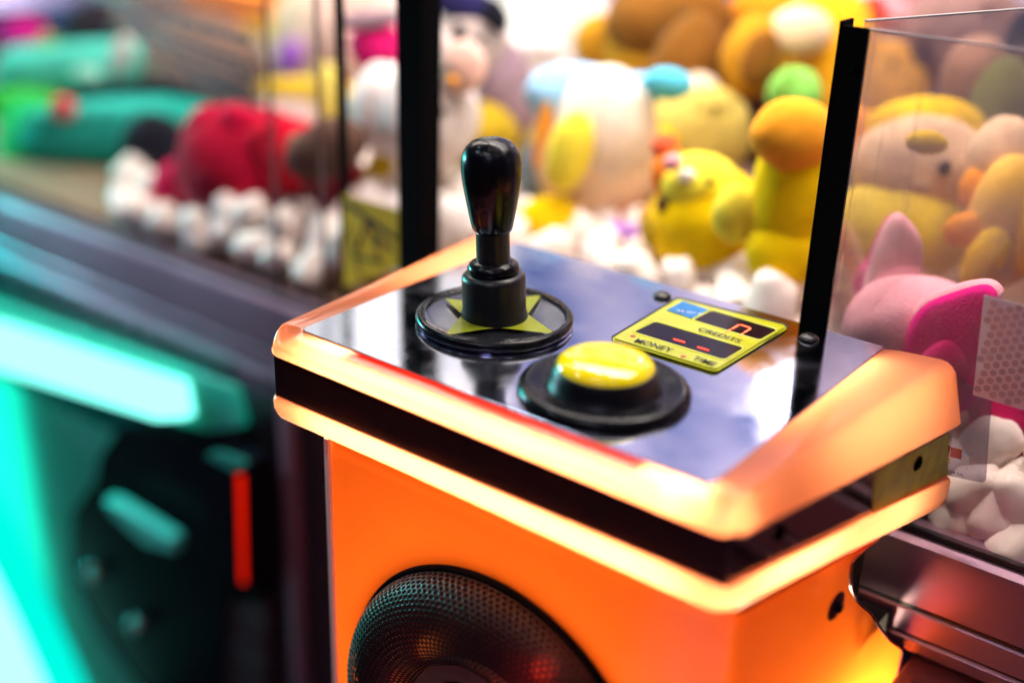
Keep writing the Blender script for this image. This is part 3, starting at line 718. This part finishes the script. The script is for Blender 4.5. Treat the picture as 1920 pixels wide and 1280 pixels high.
# ================================================================== PLUSH TOYS
YAW = math.atan2(CX.y, CX.x)
def ellipsoid(center, rx, ry, rd, rot, seed=0, lump=.05, pinch=0):
    bm = bmesh.new(); bmesh.ops.create_icosphere(bm, subdivisions=4, radius=1)
    rotm = Matrix.Rotation(YAW, 3, 'Z') @ Matrix.Rotation(R_(rot), 3, 'Y')
    off = Vector((seed * 3.1, seed * 1.7, seed * .9))
    for v in bm.verts:
        d = v.co.copy(); n_ = noise.noise(d * 1.6 + off) * lump + noise.noise(d * 4 + off) * lump * .35
        k = 1 - pinch * (d.z * .5 + .5)                  # narrower towards the top
        p = Vector((d.x * rx * k, d.y * rd * k, d.z * ry)) * (1 + n_)
        v.co = center + rotm @ p
    return bm
def toy(label, y, parts, group='plush toys heaped behind the glass', cat='plush toy'):
    t = thing('plush_toy', label, cat, onY(parts[0][1], parts[0][2] + parts[0][4], y), group)
    for i, p in enumerate(parts):
        nm, px, py, rx, ry, dy, col, rot, dr = p[:9]; gr_ = 1.12; pinch = p[9] if len(p) > 9 else 0
        c = onY(px, py, y + dy); s = depth(c) / FPX
        link(nm, ellipsoid(c, rx * s * gr_, ry * s * 1.05 * gr_, dr * min(rx, ry) * s * gr_, rot, i + px * .01, .05, pinch), plush(col), t)
    for p in parts:
        if p[0] == 'head' and p[3] >= 38:
            for k in (-.36, .30):
                px, py = p[1] + k * p[3], p[2] - .05 * p[4]; c = onY(px, py, y + p[5]); s = depth(c) / FPX
                c = c - (c - CAM).normalized() * (p[8] * min(p[3], p[4]) * s * 1.04)
                link('eye', ellipsoid(c, p[3] * .10 * s, p[3] * .12 * s, p[3] * .06 * s, 0), M['black'], t)
            px, py = p[1], p[2] + .30 * p[4]; c = onY(px, py, y + p[5]); s = depth(c) / FPX
            c = c - (c - CAM).normalized() * (p[8] * min(p[3], p[4]) * s * .95)
            link('snout', ellipsoid(c, p[3] * .30 * s, p[4] * .22 * s, p[4] * .16 * s, 0), plush(tuple(min(.9, q * .6 + .08) for q in p[6])), t)
    return t
WH = (.72, .64, .62); CR = (.78, .56, .36); YE = (.92, .60, .0); YL = (.92, .74, .06); OR = (.85, .33, .02); BR = (.20, .08, .012); GO = (.50, .24, .015)
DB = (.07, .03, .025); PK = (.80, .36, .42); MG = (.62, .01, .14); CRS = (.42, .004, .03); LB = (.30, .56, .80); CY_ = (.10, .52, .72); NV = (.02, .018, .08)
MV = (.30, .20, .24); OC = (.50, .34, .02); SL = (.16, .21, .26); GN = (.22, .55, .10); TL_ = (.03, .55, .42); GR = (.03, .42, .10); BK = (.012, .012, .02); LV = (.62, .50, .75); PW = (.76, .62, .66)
toy('white plush with a magenta cap and ochre scarf, behind the thick black post', .46, [
    ('body', 770, 420, 85, 105, .02, WH, 0, .9), ('head', 800, 215, 88, 95, 0, WH, 8, .9), ('cheek', 722, 205, 58, 75, -.02, WH, 0, .9), ('cap', 705, 85, 45, 40, .02, MG, -10, .9),
    ('ear', 835, 110, 20, 55, -.01, WH, -18, .6), ('inner_ear', 870, 125, 38, 42, -.01, (.80, .50, .42), 0, .7), ('nose', 848, 152, 9, 8, -.05, OR, 0, 1), ('scarf', 712, 315, 22, 65, -.03, OC, 22, .6), ('foot', 838, 425, 48, 50, -.06, WH, 0, .9), ('cap_brim', 690, 38, 62, 14, .0, MV, -8, .9)])
toy('mauve plush with a navy pointed hat and beige face, top centre behind the glass', .56, [
    ('body', 945, 175, 52, 90, .03, MV, -10, .9), ('head', 880, 80, 68, 60, 0, (.55, .45, .42), 0, .9), ('hat', 880, 15, 72, 30, -.01, NV, 20, .8), ('hat_tip', 930, 30, 18, 30, -.01, BK, -25, .8), ('eye', 862, 60, 10, 14, -.07, BK, 0, .8), ('scarf', 905, 255, 62, 55, -.01, OC, 10, .8)])
toy('round cream bird plush with pale blue cap and blue tail, right of the joystick handle', .56, [
    ('body', 1120, 295, 108, 118, 0, CR, 0, .9), ('chest', 1135, 240, 85, 100, -.02, (.82, .70, .60), 0, .9), ('cap', 1092, 185, 98, 55, -.015, LB, 8, .9), ('tail', 1200, 165, 62, 24, .0, LB, 0, .8), ('tail_tip', 1252, 157, 42, 26, -.01, CY_, 6, .8),
    ('wing', 1068, 285, 38, 65, -.09, YL, 12, .8), ('strap', 1018, 250, 12, 62, -.06, OR, 8, .8), ('slate_wing', 1003, 320, 32, 48, -.05, SL, 10, .8), ('foot', 1030, 415, 52, 42, -.09, YE, 0, .9)])
toy('brown shaggy bear plush with round golden ears, top right of the cream bird', .74, [
    ('body', 1230, 90, 95, 110, .02, GO, 0, .9), ('head', 1255, 40, 110, 70, 0, BR, 0, .9), ('ear', 1125, 78, 44, 44, -.02, GO, 0, .7), ('ear', 1412, 108, 54, 68, -.03, GO, 10, .6), ('inner_ear', 1425, 112, 30, 48, -.06, BR, 10, .6), ('arm', 1285, 130, 60, 90, -.04, BR, 15, .8), ('muzzle', 1308, 225, 46, 76, -.08, (.62, .50, .36), 0, .8), ('neck', 1365, 190, 50, 90, .0, DB, 0, .6)])
toy('golden lion plush with a cream muzzle, left of the black corner strip', .82, [
    ('mane', 1540, 130, 95, 130, 0, (.86, .42, .015), 0, .8), ('muzzle', 1500, 60, 55, 40, -.08, CR, 0, .8), ('ear', 1430, 15, 55, 50, 0, OR, 0, .7)])
toy('small lime green plush tucked beneath the golden lion', .68, [('body', 1490, 178, 46, 44, 0, GN, 0, .9), ('arm', 1470, 160, 20, 30, -.02, GN, 20, .8)])
toy('dark filler shape for the shaded gap left of the green plush', .80, [('body', 1400, 215, 75, 85, 0, DB, 0, .7), ('head', 1380, 160, 40, 40, -.02, DB, 0, .8)])  # dark shape added in place of the shade between the toys
toy('little orange and red figure plush with white mittens', .47, [('body', 1255, 325, 32, 42, 0, (.80, .20, .02), 0, .9), ('head', 1245, 275, 22, 22, 0, (.75, .12, .05), 0, .9), ('mitten', 1288, 330, 15, 12, -.02, WH, 0, .9), ('belly', 1262, 305, 16, 14, -.03, PK, 0, .8), ('shoe', 1243, 385, 11, 14, -.02, DB, 0, .9)])
toy('tall yellow duck plush with an orange round top, beside the black corner strip', .47, [
    ('body', 1490, 370, 72, 150, 0, YE, 0, .85, .0), ('top', 1487, 252, 72, 58, -.025, OR, 0, .85), ('neck', 1475, 470, 70, 60, -.01, YE, 0, .8)])
toy('plump lemon plush with pale forehead, between the duck and the orange figure', .50, [
    ('body', 1325, 420, 102, 95, 0, YE, 0, .9), ('head', 1312, 345, 66, 52, -.02, YL, 0, .9), ('arm', 1380, 400, 40, 50, -.05, YL, 0, .8), ('arm', 1250, 430, 45, 40, -.03, OC, 0, .8)])
toy('big cream faced plush with a yellow tuft, behind the dusty right pane', .58, [
    ('head', 1735, 320, 125, 88, 0, CR, 8, .8), ('tuft', 1735, 245, 105, 55, .03, YE, 0, .8), ('brow', 1738, 268, 36, 20, -.12, YE, 5, .7), ('body', 1690, 430, 125, 90, -.02, YL, 0, .8), ('cheek', 1835, 355, 32, 40, -.05, OR, 0, .8), ('arm', 1600, 250, 35, 45, 0, OR, 0, .8)])
toy('yellow plush with orange beak at the right edge, above the pink pig', .52, [
    ('body', 1890, 420, 70, 110, 0, (.85, .55, .10), 0, .8), ('beak', 1810, 430, 38, 28, -.03, OR, -20, .8), ('arm', 1850, 480, 34, 60, -.03, YE, 20, .8), ('head', 1880, 300, 60, 70, .03, CR, 0, .8)])
toy('olive green plush in the dim corner at the right edge', .68, [('body', 1875, 215, 55, 90, 0, (.14, .15, .04), 0, .8), ('head', 1830, 150, 60, 70, .03, (.30, .17, .12), 0, .8)])
toy('small lilac plush low beneath the cream bird', .50, [('body', 1170, 436, 40, 15, 0, (.45, .22, .70), 0, .8), ('head', 1150, 425, 15, 12, 0, (.6, .3, .7), 0, .8)])
toy('rust brown plush lying flat under the cream bird', .54, [('body', 1165, 415, 85, 22, 0, (.50, .17, .07), -8, .8), ('arm', 1100, 440, 60, 22, -.01, (.66, .34, .04), -8, .8), ('leg', 1240, 405, 40, 20, -.01, (.60, .30, .06), 8, .8)])
# back rows seen along the top edge
for lab, px, py, rx, ry, y, col, c2 in (
    ('pearl white plush at the top edge, right of the navy hat', 1045, 60, 95, 90, .80, (.86, .78, .76), PW),
    ('blush pink plush behind the magenta cap', 640, 60, 100, 90, .86, (.86, .60, .52), CR),
    ('cream plush with a grey arm behind the blue cap', 990, 130, 85, 60, .74, (.74, .64, .64), MV),
    ('pale lilac plush at the top edge above the lion', 1470, -20, 80, 50, .93, LV, PW),
    ('rose plush with red ribbon at the top edge beside the corner strip', 1680, 10, 75, 45, .90, (.80, .45, .55), (.65, .05, .03)),
    ('cream plush at the top edge between lion and corner strip', 1570, 20, 60, 60, .92, CR, WH),
    ('amber plush behind the golden lion and the corner strip', 1640, 170, 95, 85, .86, (.80, .40, .03), OR),
    ('dusky brown plush at the top right corner', 1810, 70, 110, 85, .92, (.26, .15, .14), DB),
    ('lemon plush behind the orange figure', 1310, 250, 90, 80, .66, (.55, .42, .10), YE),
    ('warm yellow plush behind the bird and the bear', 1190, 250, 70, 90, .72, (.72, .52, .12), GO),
    ('tan plush behind the scarf of the mauve plush', 960, 330, 75, 90, .62, (.45, .34, .10), OC),
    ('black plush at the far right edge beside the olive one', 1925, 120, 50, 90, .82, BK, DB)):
    toy(lab, y, [('body', px, py, rx, ry, 0, col, 0, .8), ('head', px + rx * .2, py - ry * .55, rx * .55, ry * .5, -.01, col, 0, .8), ('arm', px - rx * .6, py + ry * .2, rx * .35, ry * .5, -.04, c2, 25, .8)])

# pink pig, close behind the pane
pg = thing('plush_toy', 'pink pig plush with magenta lined ears, leaning on the right pane', 'plush toy', onY(1700, 720, .38), 'plush toys heaped behind the glass')
def pigpart(nm, px, py, rx, ry, y, col, rot, dr, pinch=0, lump=.04):
    c = onY(px, py, y); s = depth(c) / FPX
    return link(nm, ellipsoid(c, rx * s, ry * s, dr * min(rx, ry) * s, rot, px * .01, lump, pinch), plush(col), pg)
PKP = (.94, .44, .52); MGP = (.78, .005, .24)
pigpart('head', 1712, 615, 132, 104, .385, PKP, 4, .80)
pigpart('cheek', 1640, 655, 66, 75, .375, PKP, 0, .8)
def leaf(nm, pts, y, thick, col, seed=0, bow=.0):
    """soft ear: outline in the picture plane at depth y, puffed up to its real thickness"""
    P_ = [onY(px, py, y) for px, py in pts]; c = sum(P_, Vector()) / len(P_); bm = bmesh.new(); nr = 7; sides = []
    dirv = Vector((.61, -.79, 0))
    for sgn in (1, -1):
        rows = []
        for k in range(nr + 1):
            f = k / nr; h = thick * math.sqrt(max(0, 1 - (1 - f) ** 2)) if k < nr else thick
            rows.append([bm.verts.new(p + (c - p) * f * .999 + dirv * sgn * h * (1 if k else 0) + Vector((0, 0, noise.noise(p * 40 + Vector((seed, f, 0))) * .002 * f))) for p in P_])
        for a, b in zip(rows, rows[1:]):
            for i in range(len(a)): bm.faces.new((a[i], a[(i + 1) % len(a)], b[(i + 1) % len(a)], b[i]))
    bmesh.ops.remove_doubles(bm, verts=bm.verts, dist=.00005); bmesh.ops.recalc_face_normals(bm, faces=bm.faces)
    return link(nm, bm, plush(col), pg)
def smooth_outline(pts, n=6):
    out = []; L = len(pts)
    for i in range(L):
        p0, p1, p2, p3 = [Vector(pts[(i + k) % L]) for k in (-1, 0, 1, 2)]
        for k in range(n):
            t = k / n; out.append(.5 * ((2 * p1) + (p2 - p0) * t + (2 * p0 - 5 * p1 + 4 * p2 - p3) * t * t + (3 * p1 - p0 - 3 * p2 + p3) * t ** 3))
    return out
leaf('ear', smooth_outline([(1618, 560), (1630, 490), (1655, 425), (1680, 398), (1705, 412), (1728, 450), (1730, 510), (1722, 560), (1670, 590)]), .40, .012, PKP, 1)
leaf('ear_lining', smooth_outline([(1603, 556), (1608, 510), (1628, 484), (1650, 428), (1668, 405), (1664, 450), (1640, 520), (1632, 580)]), .412, .009, MGP, 2)
leaf('ear', smooth_outline([(1690, 690), (1700, 610), (1730, 560), (1790, 533), (1850, 522), (1878, 535), (1880, 560), (1850, 640), (1810, 730), (1740, 750)]), .352, .010, PKP, 3)
leaf('ear_lining', smooth_outline([(1688, 700), (1700, 620), (1732, 572), (1790, 547), (1845, 533), (1868, 545), (1868, 565), (1855, 600), (1852, 680), (1810, 770), (1730, 760)]), .344, .008, MGP, 4)
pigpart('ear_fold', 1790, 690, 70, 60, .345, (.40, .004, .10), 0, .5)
toy('crimson plush with a pink stripe, below the honeycomb tape', .40, [
    ('body', 1910, 850, 100, 110, .02, CRS, 0, .8), ('arm', 1850, 775, 30, 70, 0, (.75, .20, .35), -25, .7), ('leg', 1865, 870, 32, 60, .0, (.80, .30, .08), 0, .8), ('head', 1905, 765, 60, 60, -.005, MG, 0, .8)])

# ---- left machine
GL = 'plush toys heaped in the left machine'
toy('crimson plush with ruffled head, slumped on the foam in the left machine', .40, [
    ('body', 465, 325, 120, 112, 0, CRS, 0, .8), ('neck', 430, 265, 82, 58, -.01, CRS, 10, .8), ('hood', 392, 238, 42, 34, -.03, (.55, .006, .05), -20, .8), ('tuft', 450, 225, 34, 30, -.02, (.62, .008, .06), 10, .8), ('shoulder', 520, 262, 50, 36, -.01, (.60, .004, .03), -12, .8), ('arm', 325, 350, 38, 42, -.03, (.62, .01, .09), 25, .8), ('arm', 545, 290, 58, 60, 0, (.70, .004, .03), 25, .8), ('leg', 345, 400, 42, 50, -.02, (.50, .005, .06), -30, .8), ('leg', 560, 380, 75, 65, .03, (.22, .008, .02), 0, .8), ('shawl', 430, 355, 66, 55, -.045, (.22, .004, .02), 20, .5)], GL)
toy('brown plush ear and arm sticking up beside the crimson plush', .37, [('body', 612, 280, 75, 46, 0, (.11, .06, .045), -28, .8), ('arm', 560, 285, 22, 32, -.02, (.30, .20, .14), 0, .8), ('leg', 640, 380, 60, 80, .06, (.16, .01, .02), 0, .8)], GL)
toy('plush blanket shape with teal light in its mint colour and white ears, upper left', .62, [('body', 215, 125, 200, 42, 0, (.12, .75, .62), -4, .6), ('ear', 225, 105, 18, 36, -.08, WH, 25, .8), ('nose', 162, 141, 24, 14, -.12, (.45, .85, .72), 0, .8), ('head', 60, 130, 60, 38, -.02, (.15, .60, .55), 0, .8)], GL)  # teal light is painted into the fabric, here and on the next plush
toy('plush with teal light in its colour, lying under the mint coloured one in the left machine', .50, [('body', 235, 250, 180, 60, 0, (.02, .42, .34), -5, .7), ('leg', 220, 330, 110, 70, .0, (.02, .22, .16), 0, .7), ('arm', 190, 215, 130, 20, -.03, (.05, .60, .50), -4, .8)], GL)
toy('black plush peeking between the two teal tinted plushes', .56, [('body', 285, 175, 160, 24, 0, BK, -5, .8), ('head', 195, 62, 72, 50, .12, (.03, .022, .03), 0, .8), ('leg', 290, 275, 55, 55, -.10, BK, 0, .8)], GL)
toy('bright green frog plush at the left edge of the left machine', .44, [('body', 70, 295, 62, 95, 0, (.02, .55, .16), 0, .8), ('head', 45, 200, 75, 30, .01, (.06, .50, .04), 0, .8), ('nose', 118, 203, 22, 20, -.03, (.70, .12, .12), 0, .8), ('leg', 150, 340, 70, 45, .02, (.02, .28, .10), 0, .8)], GL)
toy('magenta ball shaped plush with a lime rim, far left', .62, [('body', 42, 68, 46, 27, 0, (.80, .01, .28), -8, .9), ('rim', 80, 85, 26, 24, .02, (.30, .45, .05), 0, .8)], GL)
toy('orange plush at the top edge of the left machine', .84, [('body', 470, 20, 130, 55, 0, (.88, .30, .04), 0, .8), ('arm', 470, 70, 90, 26, -.04, (.75, .55, .05), -14, .8), ('leg', 380, 60, 50, 30, -.02, (.60, .55, .40), 0, .8)], GL)
toy('cream plush with violet sleeve, upper middle of the left machine', .82, [('body', 585, 60, 62, 90, 0, (.88, .72, .55), 0, .8), ('sleeve', 545, 110, 22, 32, -.06, (.35, .12, .60), 20, .8), ('arm', 490, 110, 50, 35, -.03, (.62, .66, .58), 0, .8)], GL)
toy('pale pink plush with a yellow band beneath the cream plush', .62, [('body', 560, 215, 75, 38, 0, (.86, .68, .66), 0, .8), ('band', 570, 168, 85, 20, .0, (.88, .60, .05), 0, .8), ('head', 615, 180, 30, 52, .02, (.88, .70, .15), 0, .8)], GL)
toy('navy blue plush in the far upper left corner', .95, [('body', 70, 20, 110, 45, 0, (.01, .03, .14), 0, .8), ('head', 140, 50, 50, 50, 0, (.05, .06, .18), 0, .8)], GL)
toy('taupe plush behind the printed notice', .72, [('body', 380, 130, 110, 90, 0, (.34, .24, .20), 0, .8), ('head', 300, 60, 80, 60, 0, (.20, .13, .13), 0, .8)], GL)
toy('slate plush behind the green frog plush', .66, [('body', 100, 190, 110, 60, 0, (.02, .20, .18), 0, .8), ('arm', 20, 230, 60, 60, 0, (.02, .25, .12), 0, .8)], GL)

# ================================================================== FOAM NUGGETS ON THE BEDS
def nugget_mesh(seed):
    random.seed(seed); tp_ = random.uniform(.72, .95); hh = random.uniform(.95, 1.2); pr = []
    for k in range(15):                       # rounded, slightly tapering foam plug
        a = math.pi * k / 14; e = .55
        x = abs(math.sin(a)) ** e * .5; z = -math.copysign(abs(math.cos(a)) ** e, math.cos(a)) * .5 * hh
        pr.append((x * (1 - (1 - tp_) * (z / hh + .5)) if 0 < k < 14 else 0, z))
    bm = lathe(pr, 22)
    for v in bm.verts:
        d = v.co.normalized(); v.co *= (1 + noise.noise(d * 1.7 + Vector((seed * 5.3, 0, 0))) * .20 + noise.noise(d * 5 + Vector((seed, 9, 0))) * .05) * .046
    me = bpy.data.meshes.new('foam_nugget'); bm.to_mesh(me); bm.free(); me.materials.append(M['foam'])
    for f in me.polygons: f.use_smooth = True
    return me
NM = [nugget_mesh(s) for s in range(6)]
random.seed(11)
def nugget(p, sc_=1.0, lab='rounded white foam nugget lying on the bed of a claw machine', grp='white foam nuggets'):
    o = bpy.data.objects.new('foam_nugget', random.choice(NM)); sc.collection.objects.link(o)
    o.location = p; o.rotation_euler = [random.uniform(-1.0, 1.0), random.uniform(-1.0, 1.0), random.uniform(0, 6.28)]
    k = sc_ * random.uniform(.85, 1.12); o.scale = (k, k, k * random.uniform(.9, 1.25)); tag(o, lab, 'foam nugget', grp)
cnt = 0
def place(x, y, z):
    global cnt
    q = Vector((x + random.uniform(-.008, .008), y + random.uniform(-.008, .008), z + random.uniform(-.006, .006)))
    d = q - CAM; px = 960 + d.dot(CX) / d.dot(CZ) * FPX; py = 640 + d.dot(CY) / d.dot(CZ) * FPX
    hid = (1000 < px < 1500 and py > 590) or (640 < px < 1000 and py > 520) or (px < 250 and py > 430) or px > 1990 or px < -30 or (1500 < px < 1770 and 640 < py < 880) or (px > 1400 and py > 1000 and y > .34) or py < 300
    if not hid and cnt < 285: nugget(q); cnt += 1
for y0, y1, x0, x1, z in ((.325, .37, -.70, .66, -.125), (.35, .36, -.55, .62, -.092), (.40, .60, -.62, .30, -.092), (.43, .56, -.50, .20, -.062), (.42, .46, -.80, -.62, -.128)):
    y = y0
    while y <= y1:
        x = x0 + random.uniform(0, .02)
        while x < x1: place(x, y, z); x += .052
        y += .050
for px, py, y, k in ((1822, 915, .325, 1.15), (1862, 905, .345, .9), (1795, 965, .318, .9), (1845, 1010, .322, 1.15), (1905, 950, .330, 1.05), (1898, 905, .35, .9), (1915, 1020, .316, 1.1), (1780, 905, .34, .8)):
    if cnt < 299: nugget(onY(px, py, y), k); cnt += 1
print('nuggets', cnt)
